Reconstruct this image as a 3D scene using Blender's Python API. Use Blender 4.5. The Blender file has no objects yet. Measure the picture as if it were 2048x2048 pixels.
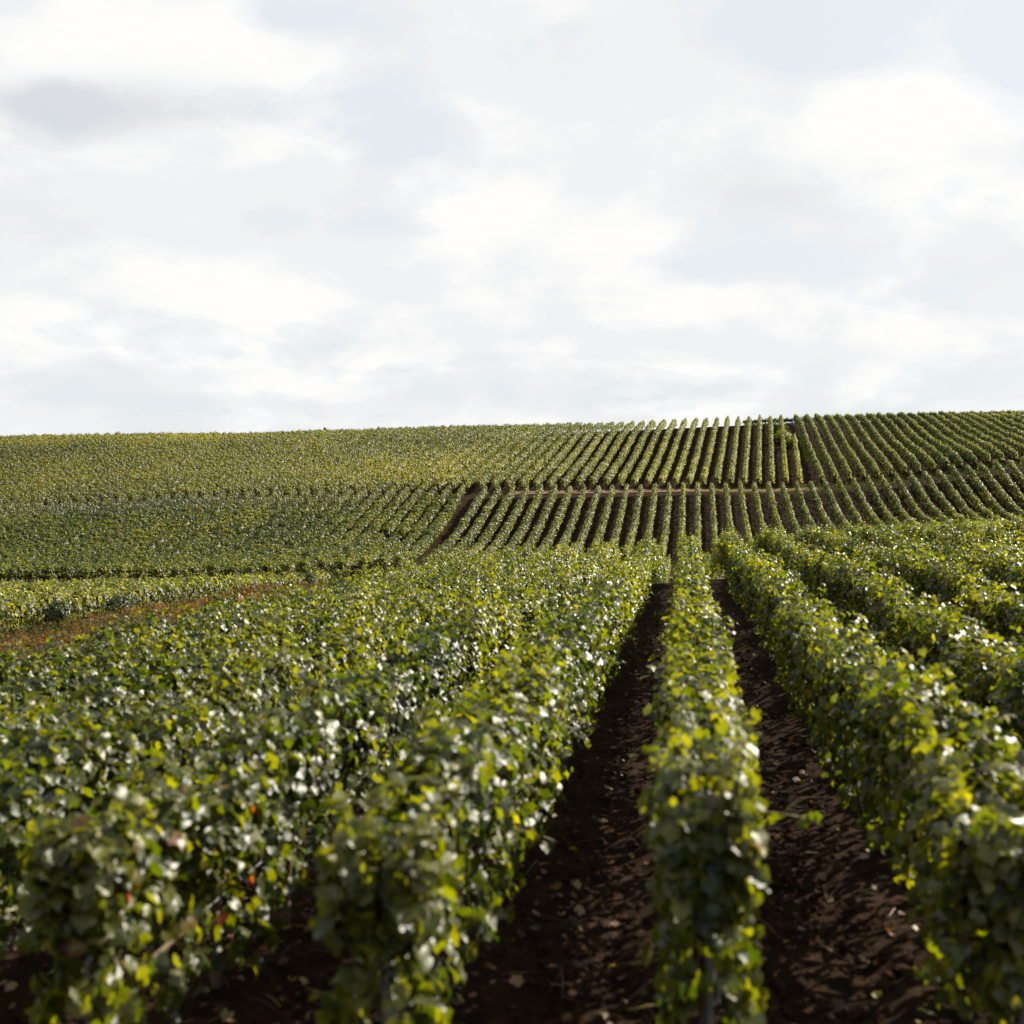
import bpy, math, random
import numpy as np
R = math.radians
rng = np.random.default_rng(7)
random.seed(7)
scene = bpy.context.scene
C = scene.collection

# ------------------------------------------------------------------ camera
F = 2500.0                                   # focal length in units where the frame is 2048 wide
cam_d = bpy.data.cameras.new('camera')
cam = bpy.data.objects.new('camera', cam_d); C.objects.link(cam)
cam.location = (0, 0, 0); cam.rotation_euler = (R(90), 0, 0)
cam_d.sensor_width = 36; cam_d.lens = 36*F/2048
cam_d.shift_y = -24/2048
cam_d.clip_start = 0.1; cam_d.clip_end = 6000
cam_d.dof.use_dof = True; cam_d.dof.focus_distance = 40; cam_d.dof.aperture_fstop = 2.0
scene.camera = cam
scene.view_settings.view_transform = 'Standard'; scene.view_settings.look = 'None'
scene.view_settings.exposure = 1.6; scene.view_settings.gamma = 1
scene.view_settings.use_curve_mapping = False
scene.render.resolution_x = scene.render.resolution_y = 1024

# ------------------------------------------------------------------ sun and sky
SUN_AZ, SUN_EL = 58, 37                      # degrees right of the view direction / above the horizon
sun_d = bpy.data.lights.new('sun', 'SUN'); sun_d.energy = 5.0; sun_d.angle = R(0.5); sun_d.color = (1, .92, .77)
sun = bpy.data.objects.new('sun', sun_d); C.objects.link(sun)
sdir = np.array([math.sin(R(SUN_AZ))*math.cos(R(SUN_EL)), math.cos(R(SUN_AZ))*math.cos(R(SUN_EL)), math.sin(R(SUN_EL))])
from mathutils import Vector
sun.rotation_euler = Vector(sdir).to_track_quat('Z', 'Y').to_euler()

class NT:
    """small helper to write node trees"""
    def __init__(s, tree): s.t = tree; tree.nodes.clear()
    def n(s, typ, **kw):
        nd = s.t.nodes.new(typ)
        for k, v in kw.items():
            if k == 'ins':
                for i, val in v.items():
                    if isinstance(val, bpy.types.NodeSocket): s.t.links.new(val, nd.inputs[i])
                    else: nd.inputs[i].default_value = val
            else: setattr(nd, k, v)
        return nd
    def math(s, op, a, b=0.0, c=0.0, clamp=False):
        return s.n('ShaderNodeMath', operation=op, use_clamp=clamp, ins={0: a, 1: b, 2: c}).outputs[0]
    def mix(s, f, a, b):
        return s.n('ShaderNodeMix', data_type='RGBA', ins={0: f, 6: a, 7: b}).outputs[2]
    def ramp(s, f, stops, interp='LINEAR'):
        nd = s.n('ShaderNodeValToRGB', ins={0: f}); cr = nd.color_ramp; cr.interpolation = interp
        while len(cr.elements) > 1: cr.elements.remove(cr.elements[-1])
        cr.elements[0].position = stops[0][0]; cr.elements[0].color = stops[0][1]
        for p, c in stops[1:]:
            e = cr.elements.new(p); e.color = c
        return nd.outputs[0]
    def noise(s, vec, scale, detail=4, rough=.5, dist=0.0):
        return s.n('ShaderNodeTexNoise', ins={'Vector': vec, 'Scale': scale, 'Detail': detail, 'Roughness': rough, 'Distortion': dist}).outputs[0]
def g(v): return (v, v, v, 1)

world = bpy.data.worlds.new('World'); scene.world = world; world.use_nodes = True
w = NT(world.node_tree)
sky = w.n('ShaderNodeTexSky', sky_type='NISHITA', sun_disc=False, sun_elevation=R(SUN_EL), sun_rotation=R(SUN_AZ), air_density=1.0, dust_density=2.5)
tc = w.n('ShaderNodeTexCoord')
sep = w.n('ShaderNodeSeparateXYZ', ins={0: tc.outputs['Generated']})
zc = w.math('ADD', w.math('MAXIMUM', sep.outputs[2], 0.0), 0.34)
cx = w.math('DIVIDE', sep.outputs[0], zc); cy = w.math('DIVIDE', sep.outputs[1], zc)
cv = w.n('ShaderNodeCombineXYZ', ins={0: cx, 1: cy, 2: 3.1}).outputs[0]
n1 = w.noise(cv, 1.75, 10, .60, .12)
n2 = w.noise(w.n('ShaderNodeVectorMath', operation='ADD', ins={0: cv, 1: (7.3, 2.2, 5.0)}).outputs[0], 5.2, 6, .58, .3)
# broad open and dense places of the cloud deck, by bearing and height above the horizon
def spot(az, el, ra, re, amp):
    a0 = math.tan(az); e0 = math.tan(el)
    px = w.math('DIVIDE', sep.outputs[0], w.math('MAXIMUM', sep.outputs[1], .05))
    pz = w.math('DIVIDE', sep.outputs[2], w.math('MAXIMUM', sep.outputs[1], .05))
    dx = w.math('DIVIDE', w.math('SUBTRACT', px, a0), ra); dz = w.math('DIVIDE', w.math('SUBTRACT', pz, e0), re)
    # wobble the outline with the cloud noise
    d2 = w.math('ADD', w.math('MULTIPLY', dx, dx), w.math('MULTIPLY', dz, dz))
    d2 = w.math('ADD', d2, w.math('MULTIPLY', w.math('SUBTRACT', n2, .5), 2.2))
    return w.math('MULTIPLY', w.math('EXPONENT', w.math('MULTIPLY', d2, -1.0)), amp)
def px2(X, Y, rx, ry, amp): return spot(math.atan((X-1024)/F), math.atan((1000-Y)/F), rx/F, ry/F, amp)
acc = None
for s_ in [(230, 240, 260, 60, -.06), (900, 60, 230, 50, -.05), (560, 30, 120, 40, -.10), (1580, 90, 150, 60, -.11), (2030, 80, 90, 90, -.15),
           (330, 470, 330, 50, -.10), (820, 300, 120, 110, -.11), (1130, 470, 150, 70, -.10), (1500, 520, 200, 45, -.12), (1900, 560, 200, 60, -.10),
           (250, 650, 300, 70, -.06), (700, 700, 300, 40, -.08), (1300, 780, 900, 50, -.04),
           (450, 110, 220, 60, .08), (500, 330, 200, 60, .10), (1350, 250, 330, 110, .12), (1800, 250, 250, 110, .12), (700, 560, 350, 60, .12), (60, 560, 120, 90, .10),
           (1150, 370, 90, 50, .08), (1850, 690, 250, 40, .05), (100, 40, 150, 50, .08), (1450, 640, 300, 40, .06)]:
    o_ = px2(*s_); acc = o_ if acc is None else w.math('ADD', acc, o_)
dens = w.math('ADD', w.math('ADD', w.math('MULTIPLY', n1, .70), w.math('MULTIPLY', n2, .30)), acc)
cov = w.ramp(dens, [(.40, g(0)), (.455, g(.5)), (.50, g(1))], 'EASE')
n3 = w.noise(cv, 3.2, 6, .55, .2)
veil = w.mix(w.ramp(n3, [(.42, g(0)), (.58, g(1))], 'EASE'), (5.77, 5.81, 5.90, 1), (6.56, 6.51, 6.47, 1))
blue = w.mix(.93, sky.outputs[0], (5.38, 5.67, 5.87, 1))
col = w.mix(cov, blue, veil)
under_c = w.math('ADD', w.math('ADD', px2(215, 225, 250, 62, 1.0), px2(60, 190, 120, 40, .5)), px2(1560, 380, 170, 60, .25), clamp=True)
col = w.mix(w.math('MULTIPLY', under_c, .9), col, (4.55, 4.75, 4.98, 1))
bg = w.n('ShaderNodeBackground', ins={'Color': col, 'Strength': 0.05})
w.n('ShaderNodeOutputWorld', ins={0: bg.outputs[0]})

# ------------------------------------------------------------------ materials
def material(name):
    m = bpy.data.materials.new(name); m.use_nodes = True
    return m, NT(m.node_tree)

def leaf_material(name, stops, rough=.44, trans=.44, spec=.52, tmul=(3.9, 3.75, .45, 1)):
    m, t = material(name)
    ti = t.n('ShaderNodeAttribute', attribute_type='INSTANCER', attribute_name='tint').outputs['Fac']
    tl = t.n('ShaderNodeAttribute', attribute_type='GEOMETRY', attribute_name='ltint').outputs['Fac']
    geo = t.n('ShaderNodeNewGeometry')
    v = t.math('ADD', ti, tl, clamp=True)
    tex = t.n('ShaderNodeTexCoord').outputs['Object']
    nz = t.noise(tex, 38, 3)
    v2 = t.math('ADD', v, t.math('MULTIPLY', t.math('SUBTRACT', nz, .5), .10), clamp=True)
    col = t.ramp(v2, stops)
    under = t.mix(.45, col, (.05, .055, .012, 1))
    c2 = t.mix(geo.outputs['Backfacing'], col, under)
    bump = t.n('ShaderNodeBump', ins={'Strength': .35, 'Distance': .004, 'Height': t.noise(tex, 70, 2)}).outputs[0]
    r = t.math('ADD', t.math('MULTIPLY', geo.outputs['Backfacing'], .22), rough)
    p = t.n('ShaderNodeBsdfPrincipled', ins={'Base Color': c2, 'Roughness': r, 'Specular IOR Level': spec, 'Normal': bump})
    tr_c = t.n('ShaderNodeMix', data_type='RGBA', blend_type='MULTIPLY', ins={0: 1.0, 6: col, 7: tmul}).outputs[2]
    tr = t.n('ShaderNodeBsdfTranslucent', ins={'Color': tr_c, 'Normal': bump})
    mx = t.n('ShaderNodeMixShader', ins={0: trans, 1: p.outputs[0], 2: tr.outputs[0]})
    t.n('ShaderNodeOutputMaterial', ins={0: mx.outputs[0]})
    return m
VINE = [(0, (.006, .011, .002, 1)), (.25, (.018, .027, .003, 1)), (.5, (.052, .058, .004, 1)), (.68, (.086, .085, .005, 1)),
        (.82, (.12, .105, .008, 1)), (.92, (.085, .045, .008, 1)), (1, (.10, .014, .006, 1))]
M_LEAF = leaf_material('vine_leaf', VINE)
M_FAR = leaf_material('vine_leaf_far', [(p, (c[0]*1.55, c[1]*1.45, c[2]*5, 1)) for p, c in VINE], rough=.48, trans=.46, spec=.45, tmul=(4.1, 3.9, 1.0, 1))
M_DRY = leaf_material('dry_grass', [(0, (.020, .032, .005, 1)), (.3, (.045, .045, .010, 1)), (.55, (.090, .046, .020, 1)), (.8, (.070, .028, .015, 1)), (1, (.17, .12, .07, 1))], rough=.6, trans=.25, tmul=(3.2, 2.3, 1.0, 1), spec=.2)
M_GRASS = leaf_material('verge_grass', [(0, (.014, .024, .005, 1)), (.5, (.032, .045, .008, 1)), (1, (.07, .065, .02, 1))], rough=.5, trans=.25, spec=.3)
M_LITTER = leaf_material('leaf_litter', [(0, (.03, .016, .010, 1)), (.5, (.07, .035, .018, 1)), (.85, (.20, .13, .08, 1)), (1, (.14, .15, .03, 1))], rough=.6, trans=.15, spec=.3)

def simple(name, c1, c2, scale, rough=.8, bumpd=.01, spec=.3):
    m, t = material(name)
    tex = t.n('ShaderNodeTexCoord').outputs['Object']
    n = t.noise(tex, scale, 6, .6)
    col = t.mix(t.ramp(n, [(.3, g(0)), (.7, g(1))]), c1, c2)
    b = t.n('ShaderNodeBump', ins={'Strength': .6, 'Distance': bumpd, 'Height': t.noise(tex, scale*3, 4)}).outputs[0]
    p = t.n('ShaderNodeBsdfPrincipled', ins={'Base Color': col, 'Roughness': rough, 'Normal': b, 'Specular IOR Level': spec})
    t.n('ShaderNodeOutputMaterial', ins={0: p.outputs[0]}); return m
M_BARK = simple('vine_bark', (.05, .035, .022, 1), (.12, .085, .055, 1), 30, .9, .01)
M_POST = simple('grey_post', (.09, .085, .08, 1), (.17, .165, .155, 1), 25, .7, .003)
M_WIRE = simple('wire_steel', (.20, .20, .19, 1), (.3, .3, .3, 1), 20, .45, .001, .5)
M_STEM = simple('green_stem', (.07, .08, .02, 1), (.13, .07, .03, 1), 30, .6, .002)
M_CLOD = simple('soil_clod', (.014, .008, .005, 1), (.042, .024, .015, 1), 18, 1.0, .008, .03)
M_TRACK = simple('track_earth', (.10, .062, .04, 1), (.15, .10, .068, 1), 1.3, 1.0, .02, .03)

# ground: dark red-brown soil, grassy along the valley lane and beyond the planted land
m_, t = material('vineyard_soil'); M_SOIL = m_
pos = t.n('ShaderNodeNewGeometry').outputs['Position']
a = t.noise(pos, 2.3, 8, .65); b = t.noise(pos, 13, 6, .6); c = t.noise(pos, .18, 4)
soil = t.mix(t.ramp(a, [(.35, g(0)), (.7, g(1))]), (.0085, .0048, .003, 1), (.024, .0135, .008, 1))
soil = t.mix(t.ramp(b, [(.55, g(0)), (.75, g(.6))]), soil, (.060, .034, .020, 1))
grass = t.mix(b, (.020, .032, .006, 1), (.055, .062, .012, 1))
gatt = t.n('ShaderNodeAttribute', attribute_type='GEOMETRY', attribute_name='grassy').outputs['Fac']
gm = t.ramp(t.math('ADD', gatt, t.math('MULTIPLY', t.math('SUBTRACT', a, .5), 1.2)), [(.42, g(0)), (.6, g(1))])
col = t.mix(gm, soil, grass)
bh = t.math('ADD', t.math('MULTIPLY', a, 1.0), t.math('MULTIPLY', b, .35))
bm = t.n('ShaderNodeBump', ins={'Strength': .9, 'Distance': .08, 'Height': bh}).outputs[0]
p = t.n('ShaderNodeBsdfPrincipled', ins={'Base Color': col, 'Roughness': 1.0, 'Specular IOR Level': .03, 'Normal': bm})
t.n('ShaderNodeOutputMaterial', ins={0: p.outputs[0]})

# ------------------------------------------------------------------ terrain
# survey of the land from the camera station: (bearing, drop, distance, height of the mark above ground)
HN, HH = 1.22, 0.98                          # hedge heights: near block, hillside
SV = [
 # near block
 (1370,1400,6,HN-.05),(1370,1270,9.5,HN-.05),(1370,1178,14.6,HN),(1370,1122,22,HN),(1375,1100,29,HN),
 (1834,1345,7,HN),(1887,1205,11.6,HN),(2048,1290,8.8,HN),(1738,1132,16,HN),(2048,1178,13,HN),(1845,1108,18,HN),
 (1500,1072,30,HN),(1640,1060,30,HN),(1855,1046,30,HN),(2048,1040,31,HN),(2400,1030,31,HN),(2400,1100,17,HN),(2900,1040,28,HN),
 (1200,1098,30,HN),(1000,1108,31,HN),(800,1132,34,HN),
 (0,1475,6.2,HN),(0,1385,8.5,HN),(0,1300,12,HN),(300,1245,13.5,HN),(600,1190,18,HN),(900,1150,22,HN),
 (0,1194,32,HN),(560,1158,36,HN),(-600,1250,28,HN),
 (0,1168,48,HN),(0,1158,60,HN),(400,1150,60,HN),(650,1146,56,HN),(850,1133,50,HN),(-800,1180,60,HN),
 # valley
 (0,1178,72,0),(450,1172,72,0),(850,1165,68,0),(1200,1190,60,0),(1400,1190,55,0),(1700,1170,55,0),(2048,1140,55,0),(2500,1100,55,0),
 (1400,1140,72,0),(1700,1110,72,0),(2048,1085,72,0),(-900,1160,80,0),
 # lower hillside
 (0,1148,80,0),(450,1145,80,0),(850,1120,81,0),(1150,1104,82,0),(1400,1086,83,0),(1700,1064,85,0),(2048,1040,86,0),(2500,1010,86,0),
 # track
 (-900,1055,97,0),(0,1034,97,0),(450,1010,97,0),(930,996,97,0),(1400,989,97,0),(1600,984,97.5,0),(1750,972,97.5,0),(1950,944,98,0),(2048,932,98,0),(2500,895,99,0),
 # upper hillside
 (0,960,111,0),(600,943,111,0),(1200,925,111,0),(1530,920,111,0),(1800,898,113,0),(2048,875,114,0),(2500,845,114,0),
 # brow of the hill
 (-900,905,130,0),(0,890,130,0),(350,884,130,0),(650,878,130,0),(900,871,129,0),(1200,864,128,0),(1400,856,128,0),(1530,852,128,0),(1700,845,132,0),(1900,841,132,0),(2048,839,132,0),(2500,836,133,0),
 (1600,851,140,0),(2048,844,142,0),(1300,870,140,0),(600,892,140,0),(0,905,140,0),
 (0,930,170,0),(1024,915,170,0),(2048,885,175,0),(-900,940,170,0),(3000,870,170,0),
]
P = np.array([((X-1024)/F*D, D, -(Y-1000)/F*D-h) for X, Y, D, h in SV] +
             [(-6, 2, -2.4), (0, 2, -2.3), (6, 2, -2.25), (0, -6, -2.4), (-14, 0, -3.0), (16, 0, -2.2), (-40, 5, -4.2), (40, 10, -1.6), (0, -25, -2.6)])
def tps_k(d2): return np.where(d2 > 0, .5*d2*np.log(np.maximum(d2, 1e-12)), 0)
def tps_fit(P, lam):
    S = 50.0; q = P[:, :2]/S; n = len(P)
    K = tps_k(((q[:, None]-q[None])**2).sum(-1)) + lam*np.eye(n)
    A = np.zeros((n+3, n+3)); A[:n, :n] = K; A[:n, n] = 1; A[:n, n+1:] = q; A[n, :n] = 1; A[n+1:, :n] = q.T
    b = np.zeros(n+3); b[:n] = P[:, 2]
    w_ = np.linalg.solve(A, b)
    return q, w_, S
TQ, TW, TS = tps_fit(P, 2e-4)
def height(x, y):
    x = np.atleast_1d(np.asarray(x, float)).ravel(); y = np.atleast_1d(np.asarray(y, float)).ravel()
    xc = np.clip(x, -110, 75); yc = np.clip(y, -25, 180)
    out = np.empty(len(x)); n = len(TQ)
    for i in range(0, len(x), 20000):
        q = np.stack([xc[i:i+20000], yc[i:i+20000]], 1)/TS
        K = tps_k(((q[:, None]-TQ[None])**2).sum(-1))
        out[i:i+20000] = K @ TW[:n] + TW[n] + q @ TW[n+1:]
    # away from the surveyed land the ground eases to a plain a little lower
    far = np.hypot(x-xc, y-yc); f = np.clip(far/300, 0, 1); f = f*f*(3-2*f)
    return out*(1-f) + (-6)*f
def h1(x, y): return float(height([x], [y])[0])

TAN = {'near': (1370-1024)/F, 'low': (1395-1024)/F, 'up': (1530-1024)/F, 'east': (1430-1024)/F}
S_ROW = 1.1
X0 = {'near': .09, 'low': 0.0, 'up': -.55, 'east': .8}

def new_mesh_obj(name, verts, faces, mat, parent=None, smooth=False, link=True):
    me = bpy.data.meshes.new(name)
    verts = np.asarray(verts, float); faces = np.asarray(faces)
    me.vertices.add(len(verts)); me.vertices.foreach_set('co', verts.ravel())
    if len(faces):
        k = faces.shape[1]
        me.loops.add(faces.size); me.loops.foreach_set('vertex_index', faces.ravel().astype(np.int32))
        me.polygons.add(len(faces)); me.polygons.foreach_set('loop_start', np.arange(0, faces.size, k, dtype=np.int32))
        if smooth: me.polygons.foreach_set('use_smooth', np.ones(len(faces), bool))
    me.update(calc_edges=True); me.validate()
    if mat: me.materials.append(mat)
    o = bpy.data.objects.new(name, me)
    if link: C.objects.link(o)
    if parent: o.parent = parent
    return o
def tag(o, **kw):
    for k, v in kw.items():
        if v is not None: o[k] = v
    return o
def vnoise(x, y, seed=0):
    """cheap smooth pseudo noise, -1..1"""
    r = np.random.default_rng(seed); s = 0
    for i in range(7):
        a = r.uniform(0, 6.283); f = r.uniform(.6, 1.6); p = r.uniform(0, 6.283)
        s = s + np.sin((x*math.cos(a)+y*math.sin(a))*f + p + 1.3*np.sin((x*math.sin(a)-y*math.cos(a))*f*.7+p*2))
    return s/4.0

xs = np.unique(np.concatenate([np.arange(-3000, -120, 160), np.arange(-120, -30, 2.), np.arange(-30, -4, .5), np.arange(-4, 6, .06), np.arange(6, 20, .4), np.arange(20, 90, 2.), np.arange(90, 3001, 160)]))
ys = np.unique(np.concatenate([np.arange(-600, -30, 95), np.arange(-30, 3, 1.), np.arange(3, 17, .06), np.arange(17, 40, .25), np.arange(40, 190, 1.), np.arange(190, 3000, 140)]))
GX, GY = np.meshgrid(xs, ys); gx, gy = GX.ravel(), GY.ravel()
gz = height(gx, gy)
near_m = np.clip((20-np.hypot(gx-1, gy-6))/6, 0, 1)
u_ = (gx-gy*TAN['near']-.09)/S_ROW
ridge = np.cos(2*np.pi*u_)                                            # soil drawn up a little under each row
gz += near_m*(.045*ridge + .022*vnoise(gx*5, gy*5, 1) + .014*vnoise(gx*14, gy*14, 2) + .008*vnoise(gx*31, gy*31, 3))
nx, ny = len(xs), len(ys)
idx = np.arange(nx*ny).reshape(ny, nx)
fc = np.stack([idx[:-1, :-1].ravel(), idx[:-1, 1:].ravel(), idx[1:, 1:].ravel(), idx[1:, :-1].ravel()], 1)
ground = new_mesh_obj('ground', np.stack([gx, gy, gz], 1), fc, M_SOIL, smooth=True)
tag(ground, kind='structure', label='dark red brown vineyard soil rolling down to a valley and up a hillside')
def grassy(x, y):
    v = np.zeros(len(x))
    v = np.maximum(v, np.exp(-((y-69)/7.0)**2)*np.clip((1-x)/4, 0, 1))
    v = np.maximum(v, .30*np.exp(-((y-98.5)/1.6)**2)*(x > 18))
    v = np.maximum(v, (np.hypot(x+5, y-75) > 130)*1.0)
    un = (x-y*TAN['near']-.09)/S_ROW
    v = np.maximum(v, ((un < -6.5) & (un > -16) & (y < 60))*.5)
    return v
at = ground.data.attributes.new('grassy', 'FLOAT', 'POINT'); at.data.foreach_set('value', grassy(gx, gy).astype(np.float32))

# ------------------------------------------------------------------ tracks: a sheet laid on the hillside
def sheet(name, path, width, mat, lift=.03, label=None):
    path = np.array(path, float); n = 9
    V = []; 
    for (x, y) in path:
        for j in range(n):
            yy = y + (j/(n-1)-.5)*width; V.append((x, yy))
    V = np.array(V); z = height(V[:, 0], V[:, 1]) + lift
    idx = np.arange(len(path)*n).reshape(len(path), n)
    f = np.stack([idx[:-1, :-1].ravel(), idx[1:, :-1].ravel(), idx[1:, 1:].ravel(), idx[:-1, 1:].ravel()], 1)
    o = new_mesh_obj(name, np.column_stack([V, z]), f, mat, smooth=True)
    return tag(o, kind='structure', label=label)
TRACK_Y = 98.4
sheet('track', [(x, TRACK_Y+.2*math.sin(x*.2)) for x in np.arange(0, 25, 1.)], 1.0, M_TRACK, .035, 'pale earth track crossing the hillside between two vine blocks')

# ------------------------------------------------------------------ leaf shapes
def leaf_mesh(seed, size=.042, curl=.25, fold=.2):
    r = random.Random(seed)
    # half outline of a five lobed vine leaf, petiole notch at the origin
    half = [(0.0, 0.0), (.48, -.36), (.92, -.04), (.80, .30), (1.0, .66), (.68, .98), (.40, 1.16), (0.0, 1.50)]
    pts = [(x+r.uniform(-.06, .06)*(x > 0), y+r.uniform(-.06, .06)) for x, y in half]
    left = [(-x+r.uniform(-.05, .05), y+r.uniform(-.05, .05)) for x, y in pts[1:-1]][::-1]
    out = pts+left
    V = [(0, .55, 0)]+[(x, y, 0) for x, y in out]
    res = []
    for i, (x, y, _) in enumerate(V):
        z = -fold*abs(x)*-1*.6 - curl*((x*x)+(y-.5)**2)*.35 + (r.uniform(-.14, .14) if i else .02)
        res.append((x*size, y*size, z*size))
    n = len(V)-1
    f = [(0, 1+i, 1+(i+1) % n) for i in range(n)]
    return res, f
def make_leaf_data(name, seed, mat, **kw):
    v, f = leaf_mesh(seed, **kw)
    o = new_mesh_obj(name, v, f, mat, smooth=True, link=False)
    return o
LEAVES = [make_leaf_data('leaf_shape', s, M_LEAF, curl=cu, fold=fo) for s, cu, fo in ((1, .5, .7), (2, 1.1, .3), (3, -.3, 1.0), (4, 1.5, .5))]
leafcol = bpy.data.collections.new('leaf_shapes')
for o in LEAVES: leafcol.objects.link(o)

def quat_from_frame(nrm, tip):
    """arrays of normals and tip directions -> quaternions taking z to the normal, y to the tip"""
    z = nrm/np.linalg.norm(nrm, axis=1)[:, None]
    y = tip - (tip*z).sum(1)[:, None]*z; y /= np.maximum(np.linalg.norm(y, axis=1), 1e-6)[:, None]
    x = np.cross(y, z)
    M = np.stack([x, y, z], 2)
    q = np.empty((len(z), 4))
    tr = M[:, 0, 0]+M[:, 1, 1]+M[:, 2, 2]
    q[:, 0] = np.sqrt(np.maximum(0, 1+tr))/2
    q[:, 1] = np.copysign(np.sqrt(np.maximum(0, 1+M[:, 0, 0]-M[:, 1, 1]-M[:, 2, 2]))/2, M[:, 2, 1]-M[:, 1, 2])
    q[:, 2] = np.copysign(np.sqrt(np.maximum(0, 1-M[:, 0, 0]+M[:, 1, 1]-M[:, 2, 2]))/2, M[:, 0, 2]-M[:, 2, 0])
    q[:, 3] = np.copysign(np.sqrt(np.maximum(0, 1-M[:, 0, 0]-M[:, 1, 1]+M[:, 2, 2]))/2, M[:, 1, 0]-M[:, 0, 1])
    q /= np.linalg.norm(q, axis=1)[:, None]
    return q

def scatter_group(name, coll):
    ng = bpy.data.node_groups.new(name, 'GeometryNodeTree')
    ng.interface.new_socket('Geometry', in_out='INPUT', socket_type='NodeSocketGeometry')
    ng.interface.new_socket('Geometry', in_out='OUTPUT', socket_type='NodeSocketGeometry')
    N = ng.nodes; L = ng.links
    gi = N.new('NodeGroupInput'); go = N.new('NodeGroupOutput')
    ci = N.new('GeometryNodeCollectionInfo'); ci.inputs['Collection'].default_value = coll
    ci.inputs['Separate Children'].default_value = True; ci.inputs['Reset Children'].default_value = True
    m2p = N.new('GeometryNodeMeshToPoints')
    ip = N.new('GeometryNodeInstanceOnPoints')
    def na(n, t):
        a = N.new('GeometryNodeInputNamedAttribute'); a.data_type = t; a.inputs['Name'].default_value = n
        return [o for o in a.outputs if o.name == 'Attribute' and o.enabled][0]
    L.new(gi.outputs[0], m2p.inputs['Mesh']); L.new(m2p.outputs[0], ip.inputs['Points'])
    L.new(ci.outputs[0], ip.inputs['Instance']); ip.inputs['Pick Instance'].default_value = True
    L.new(na('which', 'INT'), ip.inputs['Instance Index'])
    L.new(na('rot', 'QUATERNION'), ip.inputs['Rotation'])
    L.new(na('siz', 'FLOAT_VECTOR'), ip.inputs['Scale'])
    L.new(ip.outputs[0], go.inputs[0])
    return ng
G_LEAF = scatter_group('leaf_scatter', leafcol)

def cloud(name, pts, quat, siz, tint, which, group, mat, parent=None):
    me = bpy.data.meshes.new(name); n = len(pts)
    me.vertices.add(n); me.vertices.foreach_set('co', np.asarray(pts, np.float32).ravel())
    siz = np.asarray(siz); siz = np.repeat(siz[:, None], 3, 1) if siz.ndim == 1 else siz
    me.attributes.new('rot', 'QUATERNION', 'POINT').data.foreach_set('value', quat.astype(np.float32).ravel())
    me.attributes.new('siz', 'FLOAT_VECTOR', 'POINT').data.foreach_set('vector', siz.astype(np.float32).ravel())
    me.attributes.new('tint', 'FLOAT', 'POINT').data.foreach_set('value', tint.astype(np.float32))
    me.attributes.new('which', 'INT', 'POINT').data.foreach_set('value', which.astype(np.int32))
    me.materials.append(mat)
    o = bpy.data.objects.new(name, me); C.objects.link(o)
    if parent: o.parent = parent
    md = o.modifiers.new('scatter', 'NODES'); md.node_group = group
    o['kind'] = 'stuff'
    return o

# ------------------------------------------------------------------ tubes
def tubes(paths, radii, sides=6):
    V = []; Fc = []
    for path, rad in zip(paths, radii):
        path = np.array(path, float); rad = np.broadcast_to(rad, (len(path),)); b0 = len(V)
        d = np.gradient(path, axis=0); d /= np.maximum(np.linalg.norm(d, axis=1), 1e-9)[:, None]
        ref = np.array([0, 1, 0.]) if abs(d[0, 1]) < .8 else np.array([1, 0, 0.])
        for p_, dd, r_ in zip(path, d, rad):
            a_ = np.cross(dd, ref); a_ /= np.linalg.norm(a_); b_ = np.cross(dd, a_)
            for j in range(sides):
                t_ = 2*math.pi*j/sides; V.append(p_+r_*(a_*math.cos(t_)+b_*math.sin(t_)))
        for i in range(len(path)-1):
            for j in range(sides):
                j2 = (j+1) % sides
                Fc.append((b0+i*sides+j, b0+i*sides+j2, b0+(i+1)*sides+j2, b0+(i+1)*sides+j))
        for e, rv in ((0, True), (len(path)-1, False)):              # end caps as quads
            ring = [b0+e*sides+j for j in range(sides)]
            for j in range(0, sides-2, 2):
                qd = (ring[0], ring[j+1], ring[j+2], ring[(j+3) % sides])
                if qd[3] == ring[0]: break
                Fc.append(qd[::-1] if rv else qd)
    return np.array(V), np.array(Fc)

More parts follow.
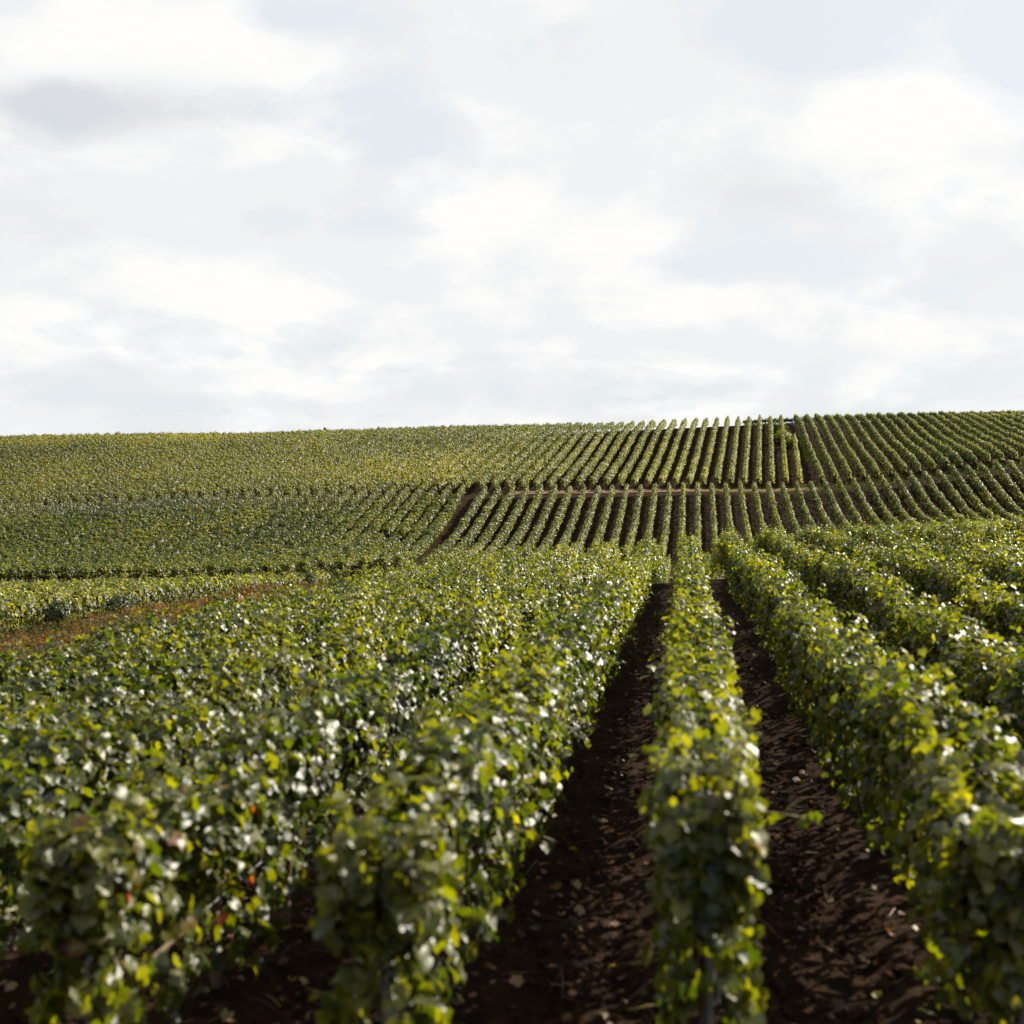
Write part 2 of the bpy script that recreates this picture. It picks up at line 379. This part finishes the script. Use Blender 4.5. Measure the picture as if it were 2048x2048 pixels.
# ------------------------------------------------------------------ near rows: leaf by leaf
def hedge_leaves(length, per_m, hgt, hw, zb, r, cap=True, taper=.0):
    """leaf points in hedge coordinates: s along the row, t across, z up; with outward normals"""
    n = int(length*per_m)
    s = r.uniform(0, length, n)
    if cap: s = np.concatenate([s, r.uniform(0, .35, int(per_m*.5)), r.uniform(length-.3, length, int(per_m*.2))])
    n = len(s)
    ph = r.uniform(0, 6.28, 8)
    top = hgt + .055*np.sin(s*2.1+ph[0]) + .05*np.sin(s*5.3+ph[1]) + .045*np.sin(s*11+ph[2]) + .03*np.sin(s*.7+ph[6])
    hwid = hw*(1 + .14*np.sin(s*1.7+ph[3]) + .12*np.sin(s*6.1+ph[4]) + .10*np.sin(s*13+ph[5]))
    ang = r.uniform(-.62, math.pi+.62, n)                              # 0 = right face, pi/2 = top
    ca, sa = np.cos(ang), np.sin(ang)
    e = .44
    cxs = np.sign(ca)*np.abs(ca)**e; sxs = np.sign(sa)*np.abs(sa)**e
    rad = 1 - np.abs(r.normal(0, .24, n))
    inner = r.random(n) < .40; rad[inner] = r.uniform(.1, .8, inner.sum())
    out = r.random(n) < .07; rad[out] = r.uniform(1.0, 1.22, out.sum())
    lo = r.random(n) < np.clip((-sxs)*.75, 0, .65)                       # thin out low down
    mid = (top+zb)/2; hh = (top-zb)/2
    t = cxs*hwid*rad + .03*np.sin(s*3+ph[7]); z = mid + sxs*hh*np.where(out, 1+(rad-1)*.45, rad)
    z += np.where(out & (sa > .6), r.uniform(0, .10, n), 0)
    t = t*(1-taper*np.clip((z-mid)/hh, 0, 1)**1.5)
    # round the row end
    es = np.minimum(s, length-s); k = np.clip(es/.22, 0, 1); z = np.where(z > mid, mid+(z-mid)*(.72+.28*np.sqrt(k)), z); t = t*(.8+.2*k)
    endn = np.where(s < .15, -1., np.where(s > length-.15, 1., 0.))
    nr = np.stack([endn*.8, np.where(sa > .8, ca*.6, ca), np.maximum(sa, -.1)*.9+.25], 1)
    keep = ~lo
    return s[keep], t[keep], z[keep], nr[keep], rad[keep]

def shoots(length, hgt, hw, zb, r, per_m=1.1):
    """long shoots leaving the hedge: a stem path and leaves along it"""
    L = []; stems = []
    for i in range(int(length*per_m)):
        s = r.uniform(.05, length); up = r.random() < .55
        side = r.choice([-1, 1])
        p = np.array([s, side*hw*r.uniform(.1, .9), hgt-.05]) if up else np.array([s, side*hw*.95, r.uniform(zb+.2, hgt-.1)])
        d = np.array([r.normal(0, .5), side*r.uniform(0, .6), 1.0]) if up else np.array([r.normal(0, .6), side*1.0, r.uniform(-.2, .6)])
        d /= np.linalg.norm(d); ln = r.uniform(.12, .34); path = [p.copy()]
        k = int(ln/.045)
        for j in range(k):
            d = d+np.array([r.normal(0, .1), r.normal(0, .1), -.10]); d /= np.linalg.norm(d)
            p = p+d*.045; path.append(p.copy())
            nr = np.array([r.normal(0, .5), r.normal(0, .5)+side*.5, .7])
            L.append((*(p+r.normal(0, .02, 3)), *nr))
        stems.append(path)
    return np.array(L), stems

def row_xy(block, k, y): return X0[block]+k*S_ROW+TAN[block]*y

def world_from_row(block, k, y0, s, t, z):
    ta = TAN[block]; ca_ = 1/math.hypot(1, ta); sa_ = ta*ca_
    y = y0 + s*ca_ - t*sa_; x = row_xy(block, k, y0) + s*sa_ + t*ca_
    yc = y0 + s*ca_; xc = row_xy(block, k, y0) + s*sa_
    return x, y, height(xc, yc)+z
def dir_from_row(block, v):
    ta = TAN[block]; ca_ = 1/math.hypot(1, ta); sa_ = ta*ca_
    return np.stack([v[:, 0]*sa_+v[:, 1]*ca_, v[:, 0]*ca_-v[:, 1]*sa_, v[:, 2]], 1)

WHO = {
 -6: 'outermost full vine row on the left, bordering the strip of dry brown weeds',
 -5: 'second vine row right of the strip of dry brown weeds at left',
 -4: 'third vine row right of the strip of dry brown weeds at left',
 -3: 'vine row at left with yellowing leaves low at the picture edge',
 -2: 'blurred vine row in the bottom left corner with red and yellow leaves',
 -1: 'broad vine row with white gleaming right side, left of the central dark soil lane',
  0: 'narrow vine row running straight away between two dark bare soil lanes',
  1: 'thick vine row right of the second soil lane, ending at the bottom right corner',
  2: 'second vine row from the bottom right corner, yellow leaves on its shaded side',
  3: 'third vine row from the bottom right corner, its crest sunlit',
  4: 'fourth vine row from the bottom right corner, climbing out at the right edge',
}
def near_end(k):
    if k < -1: return 37.5 - .25*k
    return 70.0 if k < 9 else 45.0
NEAR = list(range(-6, 14))
ORD = ['', 'first', 'second', 'third', 'fourth', 'fifth', 'sixth', 'seventh', 'eighth', 'ninth', 'tenth', 'eleventh', 'twelfth', 'thirteenth', 'fourteenth', 'fifteenth', 'sixteenth', 'seventeenth', 'eighteenth', 'nineteenth', 'twentieth']
TENS = {20: 'twenty', 30: 'thirty', 40: 'forty', 50: 'fifty', 60: 'sixty', 70: 'seventy', 80: 'eighty'}
def ordinal(n):
    if n <= 20: return ORD[n]
    a_, b_ = n//10*10, n % 10
    if b_ == 0: return TENS[a_][:-1]+'ieth'
    return TENS[a_]+'-'+ORD[b_]
def root(name, loc, label, cat, group=None):
    o = bpy.data.objects.new(name, None); C.objects.link(o); o.location = loc; o.empty_display_size = .3
    return tag(o, label=label, category=cat, group=group)

def vine_trunk_mesh(seed):
    r = random.Random(seed); x = y = 0; path = []; rad = []
    for i in range(7):
        path.append((x, y, -.06+i*.09)); rad.append(.028-.002*i+r.uniform(-.003, .004)); x += r.uniform(-.015, .015); y += r.uniform(-.025, .025)
    arm = [(x, y, .48), (x+.01, y+.12, .53), (x, y+.3, .56)]
    arm2 = [(x, y, .48), (x, y-.1, .54), (x, y-.28, .56)]
    return tubes([path, arm, arm2], [rad, [.016, .012, .008], [.016, .012, .008]], 6)
TRUNKS = []
for s_ in range(5):
    v_, f_ = vine_trunk_mesh(s_); o = new_mesh_obj('trunk', v_, f_, M_BARK, smooth=True, link=False); TRUNKS.append(o.data)
def post_mesh(hgt, r_=.022):
    v_, f_ = tubes([[(0, 0, -.3), (0, 0, hgt*.5), (0, 0, hgt)], ], [[r_, r_, r_*.9]], 8)
    return new_mesh_obj('post', v_, f_, M_POST, link=False).data
POST = post_mesh(1.08, .014); POST_H = post_mesh(.82, .03)

def part(name, data, parent, loc, rotz=0, **kw):
    o = bpy.data.objects.new(name, data); C.objects.link(o); o.parent = parent; o.location = loc; o.rotation_euler = (0, 0, rotz)
    return tag(o, **kw)

for k in NEAR:
    r = np.random.default_rng(100+k)
    y0 = 4.15 + .12*math.sin(k*2.3); y1 = near_end(k); L = (y1-y0)*math.hypot(1, TAN['near'])
    bx, by = row_xy('near', k, y0), y0; base = np.array([bx, by, h1(bx, by)])
    lab = WHO.get(k, f'{ordinal(k)} vine row right of the narrow central row')
    rt = root('vine_row', base, lab, 'vine row', 'near vine rows running away from the camera')
    dens = 1150 if -4 <= k <= 3 else 900
    hw = .175
    s, t_, z, nr, rad = hedge_leaves(L, dens, HN-.06, hw, .20, r)
    kp = (s < 32) | (r.random(len(s)) < .35); s, t_, z, nr, rad = s[kp], t_[kp], z[kp], nr[kp], rad[kp]
    sl, stems = shoots(L, HN-.08, hw, .35, r, 1.6)
    s = np.concatenate([s, sl[:, 0]]); t_ = np.concatenate([t_, sl[:, 1]]); z = np.concatenate([z, sl[:, 2]]); nr = np.concatenate([nr, sl[:, 3:]])
    rad = np.concatenate([rad, np.full(len(sl), 1.2)])
    x, y, zz = world_from_row('near', k, y0, s, t_, z)
    n = len(x)
    nr = nr/np.linalg.norm(nr, axis=1)[:, None] + r.normal(0, .56, (n, 3))
    nw = dir_from_row('near', nr)
    tip = dir_from_row('near', np.stack([r.normal(0, .55, n), nr[:, 1]*.5+r.normal(0, .3, n), -np.ones(n)], 1))
    q = quat_from_frame(nw, tip)
    sz = r.uniform(.62, 1.22, n)*np.where(rad > 1, .82, 1)*np.where(z > HN-.12, .82, 1)
    cl = vnoise(s*1.1, t_*3+k*7, 5)
    tint = .37 + .16*cl + r.normal(0, .14, n) + np.where(rad > .98, .05, 0)
    yel = r.random(n) < (.012+.045*(vnoise(s*.5, k*3.3+t_*0, 9) > .7)); tint = np.minimum(tint, .62); tint[yel] = r.uniform(.60, .78, yel.sum())
    red = r.random(n) < np.where((k in (-2, -3)) & (s < 1.5), .03, .0008); tint[red] = r.uniform(.86, 1, red.sum())
    tint = np.clip(tint, .02, 1)
    which = r.integers(0, 4, n)
    pts = np.stack([x, y, zz], 1)
    # the leaves that show largest are objects of their own
    single = np.zeros(n, bool)
    if -4 <= k <= 3:
        X = 1024+F*x/np.maximum(y, .1); Y = 1000-F*zz/np.maximum(y, .1)
        score = y - 3*(rad-.8) + 100*((X < -20) | (X > 2068) | (Y > 2070) | (rad < .82)) + r.uniform(0, 2.2, n)
        single[np.argsort(score)[:300]] = True
        single &= score < 90
    cloud('foliage', pts[~single]-base, q[~single], sz[~single], tint[~single], which[~single], G_LEAF, M_LEAF, rt)
    for i in np.nonzero(single)[0]:
        o = bpy.data.objects.new('leaf', LEAVES[which[i]].data); C.objects.link(o); o.parent = rt
        o.location = pts[i]-base; o.rotation_mode = 'QUATERNION'; o.rotation_quaternion = q[i]; o.scale = (sz[i],)*3
        o['tint'] = float(tint[i])
    # stems of the loose shoots, joined
    P_ = []
    near_st = [st for st in stems if st[0][0] < 16]
    for st in near_st:
        st = np.array(st); X_, Y_, Z_ = world_from_row('near', k, y0, st[:, 0], st[:, 1], st[:, 2]); P_.append(np.stack([X_, Y_, Z_], 1)-base)
    if P_:
        v_, f_ = tubes(P_, [np.linspace(.0045, .002, len(p_)) for p_ in P_], 4)
        so = new_mesh_obj('shoots', v_, f_, M_STEM, rt); so['kind'] = 'stuff'
    # trunks, posts, wires
    ang = -math.atan(TAN['near'])
    for j, ss in enumerate(np.arange(.45, L-.2, 1.0)):
        if ss > (30 if abs(k) < 4 else 14): break
        X_, Y_, Z_ = world_from_row('near', k, y0, np.array([ss+r.normal(0, .06)]), np.array([r.normal(0, .02)]), np.array([0.]))
        part('trunk', TRUNKS[(j+k) % 5], rt, np.array([X_[0], Y_[0], Z_[0]])-base, ang+r.normal(0, .2))
    for ss in np.arange(.16, L, 5.5):
        X_, Y_, Z_ = world_from_row('near', k, y0, np.array([ss]), np.array([.0]), np.array([-.08]))
        part('post', POST, rt, np.array([X_[0], Y_[0], Z_[0]])-base)
    for zw in (.5, .82, 1.02):
        ss = np.arange(.06, L, 1.1)
        X_, Y_, Z_ = world_from_row('near', k, y0, ss, np.zeros(len(ss))+.024, np.full(len(ss), zw))
        v_, f_ = tubes([np.stack([X_, Y_, Z_], 1)-base], [.0022], 4)
        new_mesh_obj('wire', v_, f_, M_WIRE, rt)

# ------------------------------------------------------------------ hedge segments for the distant rows
SEG = 1.5
def hedge_segment(seed, n, hgt, hw, leaf, zb=.22):
    r = np.random.default_rng(seed)
    s, t_, z, nr, rad = hedge_leaves(SEG, n, hgt, hw, zb, r, cap=False, taper=.5)
    m = len(s)
    nr = nr/np.linalg.norm(nr, axis=1)[:, None]*np.array([0, 1, 1]) + r.normal(0, .45, (m, 3))
    z_ = nr/np.linalg.norm(nr, axis=1)[:, None]
    tip = np.stack([r.normal(0, .6, m), nr[:, 1]*.4, -np.ones(m)], 1)
    y_ = tip-(tip*z_).sum(1)[:, None]*z_; y_ /= np.linalg.norm(y_, axis=1)[:, None]; x_ = np.cross(y_, z_)
    sz = leaf*r.uniform(.7, 1.25, m)[:, None]
    c = np.stack([s-SEG/2+r.normal(0, .05, m), t_, z], 1)
    V = np.stack([c-y_*sz*.8, c+x_*sz*.9+z_*sz*.22+y_*sz*.1, c+y_*sz*1.0, c-x_*sz*.9+z_*sz*.22+y_*sz*.1], 1)   # folded leaf
    base = (np.arange(m)*4)[:, None]
    f = np.concatenate([base+np.array([0, 1, 2]), base+np.array([0, 2, 3])], 0)
    # segment x = along, y = right side is -t
    V = V.reshape(-1, 3); V = np.stack([V[:, 0], -V[:, 1], V[:, 2]], 1); f = f[:, ::-1]
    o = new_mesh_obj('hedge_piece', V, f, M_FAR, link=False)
    lt = np.clip(r.normal(0, .13, m), -.35, .5)
    lt = np.concatenate([lt, lt])
    a_ = o.data.attributes.new('ltint', 'FLOAT', 'FACE'); a_.data.foreach_set('value', lt.astype(np.float32))
    return o
segcol = bpy.data.collections.new('hedge_pieces')
for i in range(7): 
    o = hedge_segment(500+i, 430, HH-.06, .20, .062); o.name = 'hedge_piece_a%02d' % i; segcol.objects.link(o)
G_SEG = scatter_group('hedge_scatter', segcol)

def yellow_patch(x, y):
    """how yellow the vines stand here, from where they grow on the hill"""
    v = .10*vnoise(x*.08, y*.12, 21)+.06*vnoise(x*.4, y*.4, 22)
    v = v + .16*np.exp(-((x+38)/14)**2-((y-126)/4.)**2)
    v = v + .14*np.exp(-((x+9.5)/6.5)**2-((y-105)/6.)**2)
    v = v + .08*np.exp(-((x+50)/14)**2-((y-107)/6.)**2)
    return v
def far_row(block, k, y0, y1, lab, group, base_t=.36, hscale=1.0, gaps=(), wscale=1.0, shift=0.0):
    ta = TAN[block]; ca_ = 1/math.hypot(1, ta)
    r = np.random.default_rng(int(abs(k*17+len(block)*1000+7)))
    ys_ = np.arange(y0+SEG*ca_/2, y1-SEG*ca_*.4, SEG*ca_*.96)
    ys_ = np.array([v for v in ys_ if not any(a_ < v < b_ for a_, b_ in gaps)])
    if len(ys_) == 0: return None
    xs_ = row_xy(block, k, ys_) + shift
    d = SEG*ca_/2
    za, zb_ = height(xs_-ta*d, ys_-d), height(xs_+ta*d, ys_+d)
    zc = (za+zb_)/2
    ax = np.stack([np.full(len(ys_), ta*2*d), np.full(len(ys_), 2*d), zb_-za], 1); ax /= np.linalg.norm(ax, axis=1)[:, None]
    flip = r.random(len(ys_)) < .5
    up = np.tile([0, 0, 1.], (len(ys_), 1))
    # piece x along the row (or against it), y across, z up
    xa = np.where(flip[:, None], -ax, ax); yy = np.cross(up, xa); yy /= np.linalg.norm(yy, axis=1)[:, None]; zz = np.cross(xa, yy)
    q = quat_from_frame(zz, yy)
    bx = xs_[0]; base = np.array([bx, ys_[0], zc[0]])
    rt = root('vine_row', base, lab, 'vine row', group)
    pts = np.stack([xs_, ys_, zc-.02], 1)-base
    wscale = np.where(ys_ > y1-3.5, .85, wscale)
    siz = np.stack([np.full(len(ys_), 1.04), wscale*r.uniform(.88, 1.15, len(ys_)), r.uniform(.93, 1.07, len(ys_))*hscale], 1)
    tint = np.clip(base_t+yellow_patch(xs_, ys_)+r.normal(0, .025, len(ys_)), 0, 1)
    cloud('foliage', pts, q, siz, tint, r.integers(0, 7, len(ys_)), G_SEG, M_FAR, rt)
    part('post', POST_H, rt, pts[-1]+np.array([0, d*.5, 0]))
    return rt

# left block beyond the strip of weeds
for i, k in enumerate(range(-16, -50, -1)):
    far_row('near', k, 14 if k > -30 else 26, 61 - .05*(i % 3), f'{ordinal(i+1)} vine row left of the strip of dry brown weeds' if i < 20 else 'vine row deep in the far left block below the hill, merging with its neighbours',
            'vine rows between the brown weeds and the valley', .42, HN/HH*.97)
# lower hillside block: from the valley to the track; one row is missing beside the bare strip
BARE = -16
def low_y0(x): return 76.5+.04*max(x, -40)*0
for k in range(-62, 46):
    if k in (BARE,): continue
    if k > BARE:
        lab = f'{ordinal(k-BARE)} vine row right of the bare strip on the lower slope'
    else:
        n_ = BARE-k
        lab = f'{ordinal(n_)} vine row left of the bare strip on the lower hillside' if n_ <= 8 else 'vine row of the dense grey green lower left hillside, merging with its neighbours'
    gp = ()
    if k == -20: gp = ((84.6, 86.2),)
    if k == -19: gp = ((85, 86.3),)
    far_row('low', k, 76 if k > -20 else 75, TRACK_Y-.65, lab, 'vine rows of the lower hillside block', .35 if k < 6 else .30, 1.0 if k > BARE else 1.14, gp, 1.0 if k > -9 else 1.14 if k > BARE else 1.6, 0.0 if k > BARE else .5)  # right-hand rows tinted darker, shade of their left faces in the leaf colour
# upper hillside block, centre and left
for k in range(-74, 4):
    n_ = 1-k
    if k <= 1:
        lab = (f'{ordinal(n_+1)} vine row left of the shrubby gap on the upper hillside' if n_ < 46 else 'vine row of the upper left hillside ending in a small bump on the skyline')
    y1 = 131.5
    if k == 2: y1 = 131; lab = 'vine row directly left of the shrubby gap, yellow green at its upper end'
    if k == 3: continue
    gp = ((124.5, 127.3),) if k == -55 else ()
    far_row('up', k, TRACK_Y+(1.0 if k > -14 else .35), y1, lab, 'vine rows of the upper hillside block', .38, 1.06 if k < -16 else 1.0, gp, 1.12 if k < -16 else 1.0)
far_row('up', 3, TRACK_Y+1.0, 119, 'short vine row stub standing alone at the shrubby gap on the upper hillside', 'vine rows of the upper hillside block', .42)
# upper right block, running at a slightly different angle
for i, k in enumerate(range(7, 48)):
    lab = f'{ordinal(i+1)} vine row right of the shrubby gap on the upper right hillside'
    far_row('east', k, TRACK_Y+.9, 134.6, lab, 'vine rows of the upper right hillside block', .27)  # low leaf tint puts the shade of the rows' left faces into the colour

def cross_row(x0, x1, yf, lab, tint, hscale=1.0, wscale=1.0, dz=0.0):
    xs_ = np.arange(x0, x1, SEG*.95); ys_ = yf(xs_); n = len(xs_); r = np.random.default_rng(int(abs(x0*10)+5))
    za, zb_ = height(xs_-.7, yf(xs_-.7)), height(xs_+.7, yf(xs_+.7))
    xa = np.stack([np.full(n, 1.4), yf(xs_+.7)-yf(xs_-.7), zb_-za], 1); xa /= np.linalg.norm(xa, axis=1)[:, None]
    yy = np.cross(np.tile([0, 0, 1.], (n, 1)), xa); yy /= np.linalg.norm(yy, axis=1)[:, None]; q = quat_from_frame(np.cross(xa, yy), yy)
    base = np.array([xs_[0], ys_[0], (za+zb_)[0]/2]); rt = root('vine_row', base, lab, 'vine row', 'vine rows running across the slope')
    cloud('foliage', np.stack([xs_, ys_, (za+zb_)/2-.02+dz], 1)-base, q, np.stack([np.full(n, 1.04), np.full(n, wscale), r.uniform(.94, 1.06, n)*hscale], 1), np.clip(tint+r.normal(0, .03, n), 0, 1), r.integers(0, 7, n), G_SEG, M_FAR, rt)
cross_row(25.9, 80, lambda x: 135.6+0*x, 'dark green vine row lying across the brow along the right skyline', .22, 1.3, 1.6, -.42)
cross_row(-15, 4, lambda x: 68.5+.12*x, 'low vine row lying across the valley floor below the bare strip', .42, 1.0, 1.6)

# ------------------------------------------------------------------ things lying on the soil
def rand_quat(n, r, tilt=.4):
    nr = np.stack([r.normal(0, tilt, n), r.normal(0, tilt, n), np.ones(n)], 1)
    a_ = r.uniform(0, 6.283, n); return quat_from_frame(nr, np.stack([np.cos(a_), np.sin(a_), np.zeros(n)], 1))
import bmesh
def clod_obj(seed):
    r = random.Random(seed); bm = bmesh.new(); bmesh.ops.create_icosphere(bm, subdivisions=1, radius=1)
    for v in bm.verts: v.co *= r.uniform(.65, 1.2); v.co.z *= .6
    me = bpy.data.meshes.new('clod'); bm.to_mesh(me); bm.free(); me.materials.append(M_CLOD)
    return bpy.data.objects.new('clod', me)
clodcol = bpy.data.collections.new('clod_shapes')
for i in range(4): clodcol.objects.link(clod_obj(i))
G_CLOD = scatter_group('clod_scatter', clodcol)
r = np.random.default_rng(31)
def lane_points(n, y0, y1, r, power=1.6):
    y = y0+(y1-y0)*r.random(n)**power; x = (r.uniform(-60, 1100, n)*0+r.uniform(-.46, .46, n))*y+.3
    return x, y
x, y = lane_points(26000, 3.2, 24, r)
sz = np.exp(r.normal(-4.45, .55, len(x)))
o = cloud('soil_clods', np.stack([x, y, height(x, y)+.012+.02*np.cos(2*np.pi*((x-y*TAN['near']-.09)/S_ROW))], 1), rand_quat(len(x), r), sz, r.random(len(x)), r.integers(0, 4, len(x)), G_CLOD, M_CLOD)
tag(o, label='crumbly dark soil clods scattered over the lanes between the near vine rows')
littercol = bpy.data.collections.new('litter_shapes')
for s_, cu in ((11, 1.6), (12, -1.2), (13, .9)): littercol.objects.link(make_leaf_data('fallen_leaf_shape', s_, M_LITTER, size=.028, curl=cu, fold=.5))
v_, f_ = tubes([[(0, -.09, 0), (.006, 0, .008), (-.004, .1, .002)]], [[.0022, .003, .0018]], 4)
littercol.objects.link(new_mesh_obj('stalk_shape', v_, f_, M_LITTER, link=False))
G_LIT = scatter_group('litter_scatter', littercol)
x, y = lane_points(3200, 3.2, 26, r)
o = cloud('fallen_leaves', np.stack([x, y, height(x, y)+.03+.03*np.cos(2*np.pi*((x-y*TAN['near']-.09)/S_ROW))], 1), rand_quat(len(x), r, .5), r.uniform(.6, 1.3, len(x)), r.random(len(x)), r.integers(0, 4, len(x)), G_LIT, M_LITTER)
tag(o, label='dry curled leaves and straw lying on the dark soil lanes')

# dry brown weeds in the strip where vine rows are missing
def tuft(name, seed, mat, blades, hgt, spread, wid, leafy=0):
    r = random.Random(seed); V = []; Fc = []; T = []
    for b in range(blades):
        a_ = r.uniform(0, 6.283); d = r.uniform(0, spread); x = d*math.cos(a_); y = d*math.sin(a_)
        la = r.uniform(0, 6.283); le = r.uniform(.05, .45)*hgt; h = hgt*r.uniform(.45, 1.1); wv = wid*r.uniform(.6, 1.3)
        px_, py_ = -math.sin(la)*wv, math.cos(la)*wv; n0 = len(V)
        V += [(x-px_, y-py_, 0), (x+px_, y+py_, 0), (x+px_*.8+math.cos(la)*le*.35, y+py_*.8+math.sin(la)*le*.35, h*.6), (x-px_*.8+math.cos(la)*le*.35, y-py_*.8+math.sin(la)*le*.35, h*.6), (x+math.cos(la)*le, y+math.sin(la)*le, h)]
        Fc += [(n0, n0+1, n0+2), (n0, n0+2, n0+3), (n0+3, n0+2, n0+4)]; T += [r.gauss(0, .13)]*3
    for b in range(leafy):
        a_ = r.uniform(0, 6.283); d = r.uniform(0, spread*1.4); z = hgt*r.uniform(.3, 1.05); c_ = Vector((d*math.cos(a_), d*math.sin(a_), z))
        u = Vector((r.gauss(0, 1), r.gauss(0, 1), r.gauss(0, .6))).normalized()*r.uniform(.015, .035); v = u.cross(Vector((r.gauss(0, 1), r.gauss(0, 1), r.gauss(0, 1)))).normalized()*r.uniform(.012, .028)
        n0 = len(V); V += [tuple(c_-u), tuple(c_+v), tuple(c_+u), tuple(c_-v)]; Fc += [(n0, n0+1, n0+2), (n0, n0+2, n0+3)]; T += [r.gauss(0, .2)]*2
    o = new_mesh_obj(name, V, np.array(Fc), mat, link=False)
    o.data.attributes.new('ltint', 'FLOAT', 'FACE').data.foreach_set('value', np.array(T, np.float32)); return o
weedcol = bpy.data.collections.new('weed_shapes')
for i in range(5): weedcol.objects.link(tuft('weed_shape', 40+i, M_DRY, 14, .42, .13, .006, 46))
G_WEED = scatter_group('weed_scatter', weedcol)
n = 15000
y = r.uniform(9, 60, n); u = r.uniform(-15.4, -6.75, n); x = u*S_ROW+TAN['near']*y+.09
keep = r.random(n) < .75+.3*vnoise(x*.6, y*.6, 77); x, y, u = x[keep], y[keep], u[keep]; n = len(x)
tn = np.clip(.50+.20*vnoise(x*.35, y*.35, 78)+r.normal(0, .18, n)-.25*(u < -14.6), 0, 1)
o = cloud('dry_weeds', np.stack([x, y, height(x, y)-.01], 1), rand_quat(n, r, .1), r.uniform(.4, 1.5, n)*(1+.4*vnoise(x*.8, y*.8, 79)), tn, r.integers(0, 5, n), G_WEED, M_DRY)
tag(o, label='strip of dry red brown weeds where vine rows are missing at the left')
grasscol = bpy.data.collections.new('grass_shapes')
for i in range(4): grasscol.objects.link(tuft('grass_shape', 60+i, M_GRASS, 26, .13, .2, .007))
G_GRASS = scatter_group('grass_scatter', grasscol)
n = 16000
y = r.uniform(61.8, 75, n); x = r.uniform(-45, 0, n)
o = cloud('valley_grass', np.stack([x, y, height(x, y)-.01], 1), rand_quat(n, r, .1), r.uniform(.8, 1.6, n), np.clip(r.normal(.4, .15, n)+.15*vnoise(x*.3, y*.3, 81), 0, 1), r.integers(0, 4, n), G_GRASS, M_GRASS)
tag(o, label='short green grass of the valley lane below the hillside')
n = 1100
y = r.uniform(TRACK_Y-1.1, TRACK_Y+1.2, n); x = r.uniform(16, 44, n)
x2 = 26.3+(r.uniform(-.5, 1, n))*1.6; y2 = r.uniform(108, 128, n)
x3 = np.concatenate([x, x2]); y3 = np.concatenate([y, y2]); n = len(x3)
o = cloud('hillside_grass', np.stack([x3, y3, height(x3, y3)-.01], 1), rand_quat(n, r, .1), r.uniform(.6, 1.3, n), np.clip(r.normal(.35, .2, n), 0, 1), r.integers(0, 4, n), G_GRASS, M_GRASS)
tag(o, label='thin grass on the hillside track and in the gap between two vine blocks')

# shrubs: overgrown vines seen as darker bushes
def bush(x, y, hgt, wid, tint, label, seed, per=700):
    r = np.random.default_rng(seed); n = per
    d = r.normal(0, 1, (n, 3)); d /= np.linalg.norm(d, axis=1)[:, None]; rr = 1-np.abs(r.normal(0, .22, n))
    rr *= 1+.2*np.sin(d[:, 0]*4+seed)*np.cos(d[:, 2]*5)
    p_ = d*rr[:, None]*np.array([wid/2, wid/2, hgt*.45]); p_[:, 2] += hgt*.55
    rt = root('shrub', (x, y, h1(x, y)), label, 'shrub')
    cloud('foliage', p_, quat_from_frame(d+r.normal(0, .4, (n, 3))+np.array([0, 0, .3]), np.stack([r.normal(0, .5, n), r.normal(0, .5, n), -np.ones(n)], 1)), r.uniform(.7, 1.2, n), np.clip(tint+r.normal(0, .1, n), 0, 1), r.integers(0, 4, n), G_LEAF, M_LEAF, rt)
    v_, f_ = tubes([[(0, 0, -.1), (.02, 0, hgt*.3), (.05, .03, hgt*.7)], [(0, 0, .1), (-.08, .04, hgt*.4), (-.15, .05, hgt*.65)]], [[.03, .025, .01], [.02, .015, .008]], 6)
    new_mesh_obj('stem', v_, f_, M_BARK, rt)
def at_row(u, y): return u*S_ROW+TAN['near']*y+.09
bush(at_row(-15.4, 33.5), 33.5, 1.05, .7, .15, 'dark round shrub at the far edge of the brown weeds, nearest the left border', 901)
bush(at_row(-15.3, 37), 37, 1.05, .9, .12, 'wider dark shrub at the far edge of the brown weeds', 902)
bush(at_row(-15.2, 56), 55, 1.3, .7, .10, 'small dark upright shrub where the strip of brown weeds narrows', 903)
bush(25.5, 117.8, 1.3, 1.6, .50, 'yellow green bush filling the gap between two upper hillside blocks', 904, 1500)
bush(25.9, 115.6, 1.0, 1.1, .45, 'lower green bush just above the short vine row stub', 905, 900)

# stake on the skyline
xx = (648-1024)/F*131.5; yy = 131.8
rt = root('marker_stake', (xx, yy, h1(xx, yy)), 'dark wooden stake with a short board standing alone on the left skyline', 'stake')
v_, f_ = tubes([[(0, 0, -.3), (0, 0, .8), (.02, 0, 1.25)]], [[.09, .09, .08]], 8)
new_mesh_obj('post', v_, f_, M_BARK, rt)
v_, f_ = tubes([[(-.1, 0, 1.08), (.2, 0, 1.12)]], [[.11, .11]], 4)
new_mesh_obj('board', v_, f_, M_BARK, rt)
